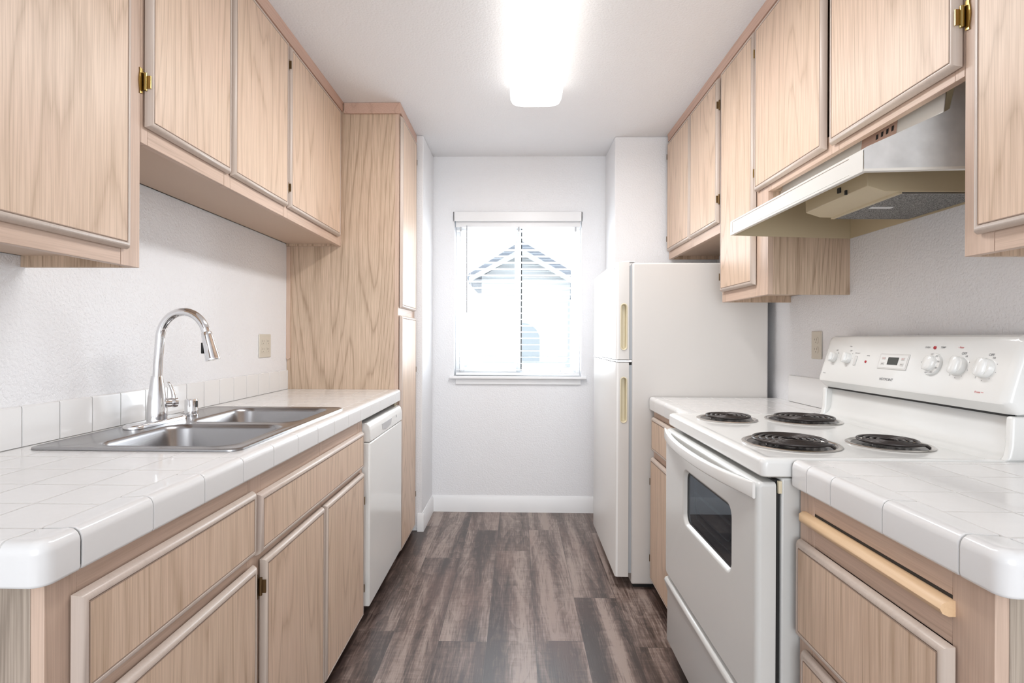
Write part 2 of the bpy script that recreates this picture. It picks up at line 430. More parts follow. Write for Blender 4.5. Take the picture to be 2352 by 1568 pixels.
# ------------------------------------------------------------------ outside
struct(mk('ground', MB().box(-14, 14, 4.4, 40, -.9, -.6, CONC)))
HY = 20.0
hs = thing('neighbour_house', 'white gabled house with blue-grey shingle roof outside behind the blind', 'house', (0, HY, -.6))
b = MB(); b.prism([(-1.35, -.6), (1.95, -.6), (1.95, 3.35), (.12, 4.35), (-1.35, 3.5)], HY, HY + 6, 'Y', SIDING)
mk('house_wall', b, hs)
b = MB()
b.prism([(.12, 4.42), (3.1, 2.72), (3.1, 2.99), (.12, 4.78)], HY - .35, HY + 6.2, 'Y', ROOF)
b.prism([(.12, 4.42), (-1.9, 3.33), (-1.9, 3.50), (.12, 4.78)], HY - .35, HY + 6.2, 'Y', ROOF)
mk('roof', b, hs)
b = MB().prism([(.12, 4.28), (3.05, 2.58), (3.05, 2.78), (.12, 4.5), (-1.8, 3.42), (-1.8, 3.24)], HY - .4, HY - .36, 'Y', WHT)
mk('fascia', b, hs)
arc = [(.16, .35), (.82, .35)] + [(.16 + .66 * math.cos(t), 1.15 + .62 * math.sin(t)) for t in [i * PI / 2 / 8 for i in range(9)]]
mk('arched_window', MB().prism(arc, HY - .05, HY - .01, 'Y', HWIN), hs)

# ------------------------------------------------------------------ ceiling light
cl = thing('ceiling_light', 'long rounded fluorescent light glowing on the ceiling', 'ceiling light', (.085, 2.05, HC))
mk('housing', MB().box(-.03, .20, 1.42, 2.68, HC - .03, HC - .001, WHT), cl, bevel=.006)
rings = []
for zz, g in ((HC - .012, 0.0), (HC - .035, .004), (HC - .07, .002), (HC - .088, -.006), (HC - .098, -.022), (HC - .101, -.05)):
    rings.append([(p[0], p[1], zz) for p in rrect(-.038 - g, .208 + g, 1.40 - g, 2.69 + g, .045 if g > -.04 else .03)])
mk('light_lens', MB().loft(rings, LENS), cl, smooth=60)
area('tube_light', (.085, 2.045, HC - .1025), (0, 0, 0), .22, 1.24, 15, (0.985, 0.99, 1.0))

# ------------------------------------------------------------------ cabinet helpers
def doorf(parent, name, Xf, s, y0, y1, z0, z1, label=None, t=.02, hinge=(), hs_=BRASSD, hy=None):
    """overlay door or drawer front; s=+1 faces +X. Bevelled bullnose edge around a flat oak panel."""
    w = .0170; f = Xf + s * t
    p = mk(name, MB().box(Xf + s * .0035, f - s * .0012, y0 + w - .001, y1 - w + .001, z0 + w - .001, z1 - w + .001, OAK), parent, label=label)
    prof = [(.0, .0035), (.0, t - .001), (.0015, t - .003), (.003, t - .0005), (.006, t), (.009, t - .001), (.0130, t - .005), (.0158, t - .011), (.0170, t - .0155), (.0165, .0035)]
    def ring(k):
        cy, cz, sy, sz = ((y0, z0, 1, 1), (y1, z0, -1, 1), (y1, z1, -1, -1), (y0, z1, 1, -1))[k]
        return [(Xf + s * d, cy + sy * (w - u), cz + sz * (w - u)) for u, d in prof]
    mk('edge_bevel', MB().loft([ring(k) for k in range(4)], TRIM, closed=True), p, smooth=30)
    mk('groove', MB().box(Xf + s * .002, f - s * .0008, y0 + w - .0012, y0 + w + .0007, z0 + w, z1 - w, GROOVE)
       .box(Xf + s * .002, f - s * .0008, y1 - w - .0007, y1 - w + .0012, z0 + w, z1 - w, GROOVE)
       .box(Xf + s * .002, f - s * .0008, y0 + w, y1 - w, z0 + w - .0012, z0 + w + .0007, GROOVE)
       .box(Xf + s * .002, f - s * .0008, y0 + w, y1 - w, z1 - w - .0007, z1 - w + .0012, GROOVE), p)
    for hz in hinge:
        h = MB(); yy, d = hy if hy else (y0, -1)
        out = []
        for i in range(9):       # shaped plate on the frame
            a = i / 8 * 2 - 1; wv = .010 - .004 * abs(a) ** 1.5 + (.002 if abs(a) > .85 else 0); out.append((a * .032, wv))
        pl = [(yy + d * .004 + d * wv * 1.3, hz + a) for a, wv in out] + [(yy + d * .004, hz + .030), (yy + d * .004, hz - .030)]
        h.prism(pl, Xf + s * .0003, Xf + s * .003, 'X', hs_)
        h.tube([(Xf + s * .008, yy + d * .003, hz - .022), (Xf + s * .008, yy + d * .003, hz + .022)], .0042, hs_, 10)
        h.box(Xf + s * .006, Xf + s * .0205, yy - d * .001, yy + d * .002, hz - .016, hz + .016, hs_)
        mk('hinge', h, p, label='brass hinge')
    return p
def frame(parent, Xf, s, y0, y1, z0, z1, stiles, rails, t=.019):
    """face frame: stiles [(y0,y1)] vertical grain; rails [(z0,z1)] between them"""
    b = MB(); i0 = Xf - s * t
    for a, c in stiles: b.box(i0, Xf, a, c, z0, z1, FRZ)
    ys = sorted(stiles); gaps = [(ys[k][1] + .0004, ys[k + 1][0] - .0004) for k in range(len(ys) - 1)]
    for r in rails:
        for a, c in gaps: b.box(i0, Xf - s * .0003, a, c, r[0], r[1], FRY)
    return mk('face_frame', b, parent, bevel=.0008, seg=1)

# ---- left wall cabinets
LF = -.945
def wallcab(nm, label, s, Xf, Xw, y0, y1, z0, stiles, rails, recess=.02, ztop=HC, side=OAKS, skip_near=False):
    t = thing(nm, label, 'wall cabinet', ((Xf + Xw) / 2, (y0 + y1) / 2, z0))
    b = MB(); X1 = Xf - s * .019
    b.box(Xw, X1, y0, y0 + .014, z0, ztop - .001, side).box(Xw, X1, y1 - .014, y1, z0, ztop - .001, side)
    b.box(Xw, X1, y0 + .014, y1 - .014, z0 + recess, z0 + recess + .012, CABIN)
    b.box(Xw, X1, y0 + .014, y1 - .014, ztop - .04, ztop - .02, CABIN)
    b.box(Xw, Xw + s * .006, y0 + .014, y1 - .014, z0 + recess, ztop - .02, CABIN)
    mk('cabinet_body', b, t)
    frame(t, Xf, s, y0, y1, z0, ztop - .001, stiles, rails)
    return t
Wl = XL + .0005
t = wallcab('wall_cabinet', 'oak wall cabinet at near left, hanging lower than the row above the sink', 1, LF, Wl, .70, 1.318, 1.362,
            [(.70, .745), (1.255, 1.318)], [(1.362, 1.415), (2.37, 2.439)], recess=.028)
doorf(t, 'cabinet_door', LF, 1, .735, 1.268, 1.400, 2.378)
t = wallcab('wall_cabinet', 'three-door oak wall cabinet over the sink reaching the pantry', 1, LF, Wl, 1.319, 2.8395, 1.677,
            [(1.319, 1.345), (1.70, 1.74), (2.135, 2.175), (2.77, 2.8395)], [(1.677, 1.735), (2.36, 2.439)], recess=.012)
doorf(t, 'cabinet_door', LF, 1, 1.328, 1.717, 1.718, 2.380, hinge=(1.83,), hs_=BRASS, hy=(1.328, -1))
doorf(t, 'cabinet_door', LF, 1, 1.728, 2.146, 1.718, 2.380)
doorf(t, 'cabinet_door', LF, 1, 2.162, 2.785, 1.718, 2.380, hinge=(1.80, 2.30), hy=(2.162, -1))
b = MB().prism([(LF + .0005, HC - .045), (LF + .008, HC - .045), (LF + .012, HC - .034), (LF + .010, HC - .010), (LF + .015, HC - .0005), (LF + .0005, HC - .0005)], .70, 2.8395, 'Y', PINK)
tag(mk('crown_moulding', b), 'thin pink-brown wooden crown strip along the ceiling over the left wall cabinets', 'moulding')

# ---- pantry
PF = -.637
pt = thing('pantry_cabinet', 'tall oak pantry cabinet with two stacked doors beyond the dishwasher', 'pantry cabinet', (-.93, 3.06, 0))
b = MB()
b.box(Wl, PF - .019, 2.84, 2.855, .0, HC - .001, OAKS).box(Wl, PF - .019, 3.276, 3.291, .0, HC - .001, OAKS)
b.box(Wl, PF - .019, 2.855, 3.276, .045, .06, CABIN).box(Wl, PF - .08, 2.855, 3.276, .0, .044, DARK)
mk('cabinet_body', b, pt)
frame(pt, PF, 1, 2.84, 3.291, .03, HC - .001, [(2.84, 2.885), (3.235, 3.291)], [(.03, .07), (1.30, 1.36), (2.36, 2.439)])
doorf(pt, 'cabinet_door', PF, 1, 2.858, 3.256, 1.352, 2.378, hinge=(2.26,), hy=(3.256, 1))
doorf(pt, 'cabinet_door', PF, 1, 2.858, 3.256, .045, 1.312, hinge=(1.0, .24), hy=(3.256, 1))
b = MB().box(LF + .016, PF + .010, 2.828, 2.8395, HC - .058, HC - .0005, PINK)
b.box(PF + .0005, PF + .010, 2.8395, 3.291, HC - .05, HC - .0005, PINK)
mk('top_moulding', b, pt, bevel=.002)
mk('wall_strip', MB().prism([(XL + .0005, 1.08), (XL + .006, 1.072), (XL + .021, 1.08), (XL + .021, 1.676), (XL + .0005, 1.676)], 2.832, 2.8395, 'Y', FRZ), pt)

# ---- base cabinets
def basecab(label, s, Xf, Xw, y0, y1, stiles, rails, zb=.045, near=True, ztop=ZE):
    t = thing('base_cabinet', label, 'base cabinet', ((Xf + Xw) / 2, (y0 + y1) / 2, 0))
    b = MB(); X1 = Xf - s * .019; zt = ztop - .0005
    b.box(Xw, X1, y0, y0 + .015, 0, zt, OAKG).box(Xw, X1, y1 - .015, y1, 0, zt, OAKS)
    b.box(Xw, X1, y0 + .015, y1 - .015, zb, zb + .015, CABIN)
    b.box(Xf - s * .075, Xf - s * .06, y0 + .015, y1 - .015, 0, zb, DARK)
    mk('cabinet_body', b, t)
    frame(t, Xf, s, y0, y1, zb, zt, stiles, rails)
    return t
BL = -.645
t = basecab('long oak sink base cabinet along the left wall', 1, BL, Wl, .718, 2.213,
            [(.718, .772), (1.27, 1.335), (1.735, 1.757), (2.15, 2.213)], [(.045, .085), (.63, .68), (.80, .8555)])
doorf(t, 'false_drawer_front', BL, 1, .757, 1.283, .662, .818)
doorf(t, 'false_drawer_front', BL, 1, 1.298, 2.185, .655, .806)
doorf(t, 'cabinet_door', BL, 1, .757, 1.288, .048, .637)
doorf(t, 'cabinet_door', BL, 1, 1.323, 1.740, .048, .637, hinge=(.57,), hy=(1.323, -1))
doorf(t, 'cabinet_door', BL, 1, 1.753, 2.190, .048, .637, hinge=(.52, .16), hy=(2.190, 1))

# ---- tile counters
VPROF = [(-.058, .9140), (-.058, .9152), (-.030, .9160), (-.018, .9175), (-.010, .9168), (-.004, .9125), (-.001, .9065), (0, .9000), (0, .8615), (-.0015, .8575), (-.005, .8560), (-.016, .8560), (-.016, .9000), (-.045, .9000)]
def ins(prof, d): return [(n - d if n > -.05 else n, z - (d if z > .89 else -d * 1.2)) for n, z in prof]
def vseg(b, p0, p1, n, m, prof=VPROF, gap=.0009):
    p0 = Vector(p0); p1 = Vector(p1); d = (p1 - p0).normalized(); L = (p1 - p0).length; n = Vector(n)
    rings = []
    for a, k in ((gap, .0009), (gap + .001, .0004), (gap + .0026, 0), (L - gap - .0026, 0), (L - gap - .001, .0004), (L - gap, .0009)):
        rings.append([((p0 + d * a + n * (q[0]))[0], (p0 + d * a + n * q[0])[1], q[1]) for q in ins(prof, k)])
    b.loft(rings, m)
def vcorner(b, P, n1, n2, l1, l2, m, R=.022, prof=VPROF, gap=.0009):
    """corner tile; P sharp corner, n1/n2 outward normals of the two runs; arms of l1 (on run 1) and l2"""
    P = Vector(P); n1 = Vector(n1); n2 = Vector(n2); rings = []
    def st(q, nn, other, along):   # station on run with normal nn at distance 'along' from the corner
        return P - other * along + nn * q[0]
    for a, k in ((l1 - gap, .0018), (l1 - gap - .003, 0)):
        rings.append([(*st(q, n1, n2, a)[:2], q[1]) for q in ins(prof, k)])
    for i in range(9):
        t = i / 8 * PI / 2; d = n1 * math.cos(t) + n2 * math.sin(t); C = P - (n1 + n2) * R
        ring = []
        for q in prof:
            if R + q[0] > .002: v = C + d * (R + q[0])
            else: v = P + (n1 + n2) * q[0]
            ring.append((v[0], v[1], q[1]))
        rings.append(ring)
    for a, k in ((l2 - gap - .003, 0), (l2 - gap, .0018)):
        rings.append([(*st(q, n2, n1, a)[:2], q[1]) for q in ins(prof, k)])
    b.loft(rings, m)
CORE = ins(VPROF, .0022)
EDGE = mat('edge_tile_glaze', (0.80, 0.795, 0.79), 0.16, coat=0.25)
NE = NT(EDGE); NE.bump(NE.noise(NE.obj(), 18, 2), 0.25, 0.0015)

def counter(label, s, Xe, Xw, y0, y1, joints, near_edge, far_edge=False, holes=None, oy=None, bs=None, bsy=None, bsz=1.018):
    """s=+1: counter on the left wall, edge faces +X. Returns the thing."""
    t = thing('countertop', label, 'countertop', ((Xe + Xw) / 2, (y0 + y1) / 2, ZE))
    n = (s, 0); L = t.location
    tm = tile('counter_tile_%d' % len(MATS), Xe - s * .0595 - L[0], (oy if oy is not None else y0 + .0595) - L[1])
    xi = Xe - s * .0585; yi0 = y0 + (.0585 if near_edge else 0); yi1 = y1 - (.0585 if far_edge else 0)
    b = MB()
    if holes:
        hx0, hx1, hy0, hy1 = holes
        a0, a1 = sorted((Xw, xi))
        b.box(a0, a1, yi0, hy0, .858, ZC, tm).box(a0, a1, hy1, yi1, .858, ZC, tm)
        b.box(a0, hx0, hy0, hy1, .858, ZC, tm).box(hx1, a1, hy0, hy1, .858, ZC, tm)
    else: b.box(Xw, xi, yi0, yi1, .858, ZC, tm)
    mk('tile_field', b, t)
    e = MB(); g = MB()
    ys = sorted(joints)
    if near_edge:
        vcorner(e, (Xe, y0), (0, -1), (s, 0), .0625, ys[0] - y0, EDGE)
        vcorner(g, (Xe, y0), (0, -1), (s, 0), .0625, .07, GROUT, prof=CORE)
        x = Xe - s * .0625
        while (x - Xw) * s > .01:
            x2 = x - s * .1525
            if (x2 - Xw) * s < 0: x2 = Xw
            vseg(e, (x, y0), (x2, y0), (0, -1), EDGE); x = x2
        vseg(g, (Xe - s * .05, y0), (Xw, y0), (0, -1), GROUT, CORE)
    st = ys if near_edge else [y0] + ys
    end = y1 - .06 if far_edge else y1
    st = [q for q in st if q < end - .02] + [end]
    for a, c in zip(st[:-1], st[1:]): vseg(e, (Xe, a), (Xe, c), n, EDGE)
    vseg(g, (Xe, y0 + (.03 if near_edge else 0)), (Xe, y1 - (.03 if far_edge else 0)), n, GROUT, CORE)
    if far_edge:
        vcorner(e, (Xe, y1), (s, 0), (0, 1), .06, .02, EDGE)
    mk('grout_bed', g, t); mk('edge_tiles', e, t, smooth=50, wn=True)
    if bs:   # backsplash row on the wall, bs = list of joint positions
        bb = MB(); w0 = Xw; w1 = Xw + s * .009
        for a, c in zip(bs[:-1], bs[1:]):
            bb.prism([(w0, ZC + .001), (w1, ZC + .001), (w1, bsz - .006), (w1 - s * .002, bsz - .0015), (w0, bsz)], a + .0012, c - .0012, 'Y', EDGE)
        mk('backsplash_tiles', bb, t, bevel=.0012)
        mk('backsplash_grout', MB().box(w0, w1 - s * .0035, bs[0], bs[-1], ZC + .0005, bsz - .003, GROUT), t)
    return t
LX = -.6225
j0 = .7546; jl = [j0 + .1515 * k for k in range(14)]
counter('white tiled countertop around the sink along the left wall', 1, LX, Wl, .69, 2.8395, jl, True,
        holes=(-1.170, -.690, 1.29, 2.04), oy=.7525, bs=[.69] + [.861 + .110 * k for k in range(18)] + [2.8395])

# ------------------------------------------------------------------ sink
sk = thing('kitchen_sink', 'stainless steel double-bowl sink set in the left tiled countertop', 'sink', (-.93, 1.665, ZC))
def sink_mesh():
    bm = bmesh.new(); L = origin(sk)
    def loop(pts, z):
        vs = [bm.verts.new((p[0] - L[0], p[1] - L[1], z - L[2])) for p in pts]
        es = [bm.edges.new((vs[i], vs[(i + 1) % len(vs)])) for i in range(len(vs))]
        return vs, es
    def bridge(a, b):
        for i in range(len(a)):
            j = (i + 1) % len(a); bm.faces.new((a[i], a[j], b[j], b[i]))
    O = (-1.190, -.668, 1.268, 2.062)
    def ro(g, r): return rrect(O[0] + g, O[1] - g, O[2] + g, O[3] - g, r, 8)
    o0, _ = loop(ro(0, .03), ZC + .001); o1, _ = loop(ro(.001, .029), ZC + .005); o2, _ = loop(ro(.006, .027), ZC + .0068)
    o3, e3 = loop(ro(.016, .024), ZC + .0045)
    bridge(o0, o1); bridge(o1, o2); bridge(o2, o3)
    alle = list(e3)
    for B in ((-1.062, -.706, 1.304, 1.640), (-1.062, -.706, 1.682, 2.030)):
        rings = []
        for g, z, r in ((-.006, ZC + .0045, .066), (0, ZC + .0062, .06), (.004, ZC + .0045, .058), (.009, ZC - .008, .055), (.020, ZC - .15, .05), (.035, ZC - .168, .05), (.07, ZC - .174, .045)):
            rings.append(loop(rrect(B[0] + g, B[1] - g, B[2] + g, B[3] - g, r, 8), z))
        alle += rings[0][1]
        for k in range(len(rings) - 1): bridge(rings[k][0], rings[k + 1][0])
        bm.faces.new(rings[-1][0])
    bmesh.ops.triangle_fill(bm, edges=alle, use_beauty=True)
    bmesh.ops.recalc_face_normals(bm, faces=bm.faces)
    me = bpy.data.meshes.new('basin'); bm.to_mesh(me); bm.free()
    # make the deck face up
    for p in me.polygons: p.use_smooth = True
    me.set_sharp_from_angle(angle=math.radians(50))
    me.materials.append(STEEL)
    o = bpy.data.objects.new('basin', me); COL.objects.link(o); o.parent = sk
    return o
sink_mesh()
for yy in (1.472, 1.856):
    mk('drain', MB().lathe([(.055, -.1735), (.055, -.171), (.045, -.170), (.040, -.176), (.0, -.176)], (-.884, yy, ZC), CHROME, 28), sk)

# faucet
fx, fy, fz = -1.128, 1.653, ZC + .0052
fa = thing('faucet', 'tall chrome gooseneck faucet with pull-down head behind the sink', 'faucet', (fx, fy, fz))
rings = [[(p[0], p[1], fz + z) for p in rrect(fx - .03 + g, fx + .03 - g, fy - .125 + g, fy + .125 - g, .029 - g, 8)] for g, z in ((0, 0), (0, .007), (.002, .010), (.006, .012))]
mk('base_plate', MB().loft(rings, CHROME), fa, smooth=60)
mk('faucet_body', MB().lathe([(.0285, .012), (.0285, .02), (.0278, .045), (.0245, .085), (.0195, .120), (.0163, .144), (.0155, .148)], (fx, fy, fz), CHROME, 36), fa)
zt = 1.178; R = .0745; px = fx + .009
pts = [(fx + .001, fy, fz + .146), (fx + .003, fy, 1.11), (fx + .007, fy, 1.155)]
for i in range(21):
    a = PI - math.radians(165) * i / 20
    pts.append((px + R + R * math.cos(a), fy, zt + .0 + (R + .012) * math.sin(a) + .004))
mk('gooseneck', MB().tube(pts, .0130, CHROME, 24), fa, smooth=60)
e = Vector(pts[-1]); d = (Vector(pts[-1]) - Vector(pts[-2])).normalized()
d = (d * .8 + Vector((.16, 0, -1)) * .4).normalized()
mk('spray_head', MB().lathe([(.0130, -.002), (.0150, .001), (.0157, .01), (.0180, .045), (.0208, .082), (.0216, .0865), (.0206, .089), (.004, .089)], e, CHROME, 32, d), fa)
bp = e + d * .045 + Vector((-.0190, -.003, -.004))
mk('spray_button', MB().box(bp.x - .004, bp.x + .003, bp.y - .006, bp.y + .006, bp.z - .018, bp.z + .016, BLK), fa, bevel=.002)
hb = Vector((fx, fy, fz + .062)); ax = Vector((.72, .69, 0)).normalized()
mk('lever_hub', MB().lathe([(.015, .012), (.015, .036), (.0143, .0375), (.0143, .040), (.0158, .041), (.0168, .049), (.0145, .056), (.007, .0595), (0.001, .060)], hb, CHROME, 28, ax), fa)
lv = MB(); c0 = hb + ax * .049
rings = []
for k in range(9):
    u_ = k / 8; p = c0 + Vector((-.018 * u_ * u_ - .002, -.004 * u_, .010 + .055 * u_)); w_ = .0115 - .003 * u_; tt = .0085 - .0045 * u_
    rings.append([p + Vector((-ax.y, ax.x, 0)) * (w_ * math.cos(a)) + ax * (tt * math.sin(a)) for a in [i * 2 * PI / 12 for i in range(12)]])
mk('lever', lv.loft(rings, CHROME), fa, smooth=60)
ag = mk('air_gap_cap', MB().lathe([(.0225, 0), (.0225, .003), (.0205, .004), (.0205, .052), (.0185, .056), (.004, .057)], (-1.128, 1.83, fz), CHROME, 32).box(-1.1082, -1.1068, 1.823, 1.833, fz + .028, fz + .05, BLK), base=(-1.128, 1.83, fz))
tag(ag, 'small chrome air gap cylinder standing beside the faucet', 'air gap')

# outlets
def outlet(label, s, Xw, yc_, zc_, w, double=False):
    t = thing('wall_outlet', label, 'outlet', (Xw, yc_, zc_))
    mk('cover_plate', MB().box(Xw, Xw + s * .006, yc_ - w / 2, yc_ + w / 2, zc_ - .0565, zc_ + .0565, BEIGE), t, bevel=.003, seg=3)
    for cy in ((yc_ - w / 4 + .004, yc_ + w / 4 - .004) if double else (yc_,)):
        for dz in (-.0195, .0195):
            rc = MB(); rc.prism([(p[0], p[1]) for p in rrect(cy - .0165, cy + .0165, zc_ + dz - .0135, zc_ + dz + .0135, .008, 4)], Xw + s * .006, Xw + s * .0078, 'X', BEIGE)
            r = mk('receptacle', rc, t)
            q = MB()
            for dy, h in ((-.0065, .0045), (.0065, .0035)): q.box(Xw + s * .0078, Xw + s * .0082, cy + dy - .001, cy + dy + .001, zc_ + dz + .001 - h + .003, zc_ + dz + .001 + h + .003, BEIGED)
            q.lathe([(.0023, 0), (.0023, .0004)], (Xw + s * .0078, cy, zc_ + dz - .0075), BEIGED, 10, (s, 0, 0))
            mk('slot', q, r)
    return t
outlet('beige double electrical outlet on the left wall beside the pantry', 1, XL, 2.586, 1.149, .118, True)
outlet('beige single electrical outlet on the right wall beyond the range', -1, XR, 2.213, 1.168, .072)

# ------------------------------------------------------------------ dishwasher
DX = -.613
dw = thing('dishwasher', 'white dishwasher between the sink cabinet and the pantry', 'dishwasher', (-.9, 2.525, 0))
y0, y1 = 2.222, 2.832
mk('tub', MB().box(Wl + .03, DX - .06, y0 + .008, y1 - .008, .10, .80, WHT), dw)
mk('door_panel', MB().box(DX - .055, DX, y0, y1, .068, .752, PORC), dw, bevel=.006, seg=3)
cp = [(DX - .055, .755), (DX, .755), (DX + .001, .80), (DX - .004, .822), (DX - .014, .833), (DX - .055, .835)]
mk('control_panel', MB().prism(cp, y0, y1, 'Y', PORC), dw, bevel=.003)
mk('handle_pocket', MB().prism([(2.41, .802), (2.60, .802), (2.585, .775), (2.49, .766), (2.425, .774)], DX - .002, DX + .0022, 'X', mat('pocket_grey', (.55, .55, .56), .5)), dw, bevel=.001)
mk('indicator', MB().box(DX, DX + .002, 2.69, 2.70, .79, .802, GREYT), dw)
mk('toe_panel', MB().box(DX - .10, DX - .09, y0, y1, .0, .068, DARK), dw)
mk('mounting_tab', MB().box(DX - .03, DX - .022, 2.79, 2.80, .834, .855, CREAM), dw)

# ------------------------------------------------------------------ right side
RF = .925
Wr = XR - .0005
t = wallcab('wall_cabinet', 'two-door oak wall cabinet above the refrigerator', -1, RF, Wr, 2.442, 3.30, 1.677,
            [(2.442, 2.475), (2.84, 2.88), (3.265, 3.30)], [(1.677, 1.735), (2.36, 2.439)])
doorf(t, 'cabinet_door', RF, -1, 2.866, 3.285, 1.722, 2.385, hinge=(2.30, 1.80), hy=(3.285, 1))
doorf(t, 'cabinet_door', RF, -1, 2.468, 2.854, 1.722, 2.385, hinge=(2.26, 1.83), hy=(2.468, -1))
t = wallcab('wall_cabinet', 'tall single-door oak wall cabinet hanging between the refrigerator and the range hood', -1, RF, Wr, 2.001, 2.441, 1.357,
            [(2.001, 2.10), (2.405, 2.441)], [(1.357, 1.425), (2.36, 2.439)], recess=.028)
doorf(t, 'cabinet_door', RF, -1, 2.092, 2.428, 1.402, 2.385, hinge=(1.47,), hy=(2.428, 1))
t = wallcab('wall_cabinet', 'two-door oak wall cabinet directly over the range hood', -1, RF, Wr, 1.130, 2.0, 1.7375,
            [(1.130, 1.155), (1.565, 1.60), (1.975, 2.0)], [(1.7375, 1.795), (2.36, 2.439)], recess=.05)
doorf(t, 'cabinet_door', RF, -1, 1.617, 2.083, 1.758, 2.385, hinge=(2.29, 1.83), hs_=BRASS, hy=(2.083, 1))
doorf(t, 'cabinet_door', RF, -1, 1.131, 1.588, 1.758, 2.385, hinge=(1.86,), hs_=BRASS, hy=(1.131, -1))
t = wallcab('wall_cabinet', 'oak wall cabinet at near right edge, hanging lower than the hood cabinet', -1, RF, Wr, .70, 1.129, 1.363,
            [(.70, .745), (1.060, 1.129)], [(1.363, 1.42), (2.36, 2.439)], recess=.028)
doorf(t, 'cabinet_door', RF, -1, .735, 1.092, 1.402, 2.385)
b = MB().prism([(RF - .0005, HC - .040), (RF - .008, HC - .040), (RF - .010, HC - .010), (RF - .014, HC - .0005), (RF - .0005, HC - .0005)], .70, 3.30, 'Y', PINK)
tag(mk('crown_moulding', b), 'thin pink-brown wooden crown strip along the ceiling over the right wall cabinets', 'moulding')

# base cabinets and counters, right
RB = .645
t = basecab('oak base cabinet at near right with pull-out breadboard', -1, RB, Wr, .735, 1.232,
            [(.735, .806), (1.175, 1.232)], [(.045, .085), (.495, .535), (.74, .784), (.813, .8555)])
doorf(t, 'drawer_front', RB, -1, .795, 1.222, .525, .742)
doorf(t, 'cabinet_door', RB, -1, .795, 1.200, .048, .505)
bb = MB(); pr = [(RB + .02, .784), (RB - .010, .784), (RB - .019, .788), (RB - .023, .7955), (RB - .019, .803), (RB - .010, .807), (RB + .02, .807)]
rings = []
for yy, k in ((.800, .0), (.803, .0), (1.195, 0.0), (1.206, .006), (1.211, .016)):
    rings.append([(max(p[0], RB - .023 + k) if p[0] < RB else p[0], yy, p[1]) for p in pr])
mk('breadboard', bb.loft(rings, BREAD), t, label='pale birch pull-out breadboard edge')
mk('dark_slot', MB().box(RB + .001, RB + .018, .8062, 1.1745, .8072, .8128, BLK).box(RB + .004, RB + .018, .8062, 1.1745, .7842, .7848, BLK), t)

RX = .6245
counter('white tiled countertop at near right beside the range', -1, RX, Wr, .70, 1.2315, [.771, .930, 1.082, 1.17], True, oy=.7625,
        bs=[.70, .82, .93, 1.04, 1.15, 1.2315])
counter('small white tiled countertop between the range and the refrigerator', -1, RX, Wr, 2.003, 2.548, [2.14, 2.292, 2.444], False,
        oy=2.09, bs=[2.003, 2.43], bsz=1.033)
t = basecab('narrow oak base cabinet between the range and the refrigerator', -1, RB, Wr, 2.003, 2.540,
            [(2.003, 2.04), (2.50, 2.540)], [(.045, .085), (.63, .68), (.80, .8555)])
doorf(t, 'drawer_front', RB, -1, 2.02, 2.522, .668, .826)
doorf(t, 'cabinet_door', RB, -1, 2.02, 2.535, .06, .635, hinge=(.52, .16), hy=(2.535, 1))

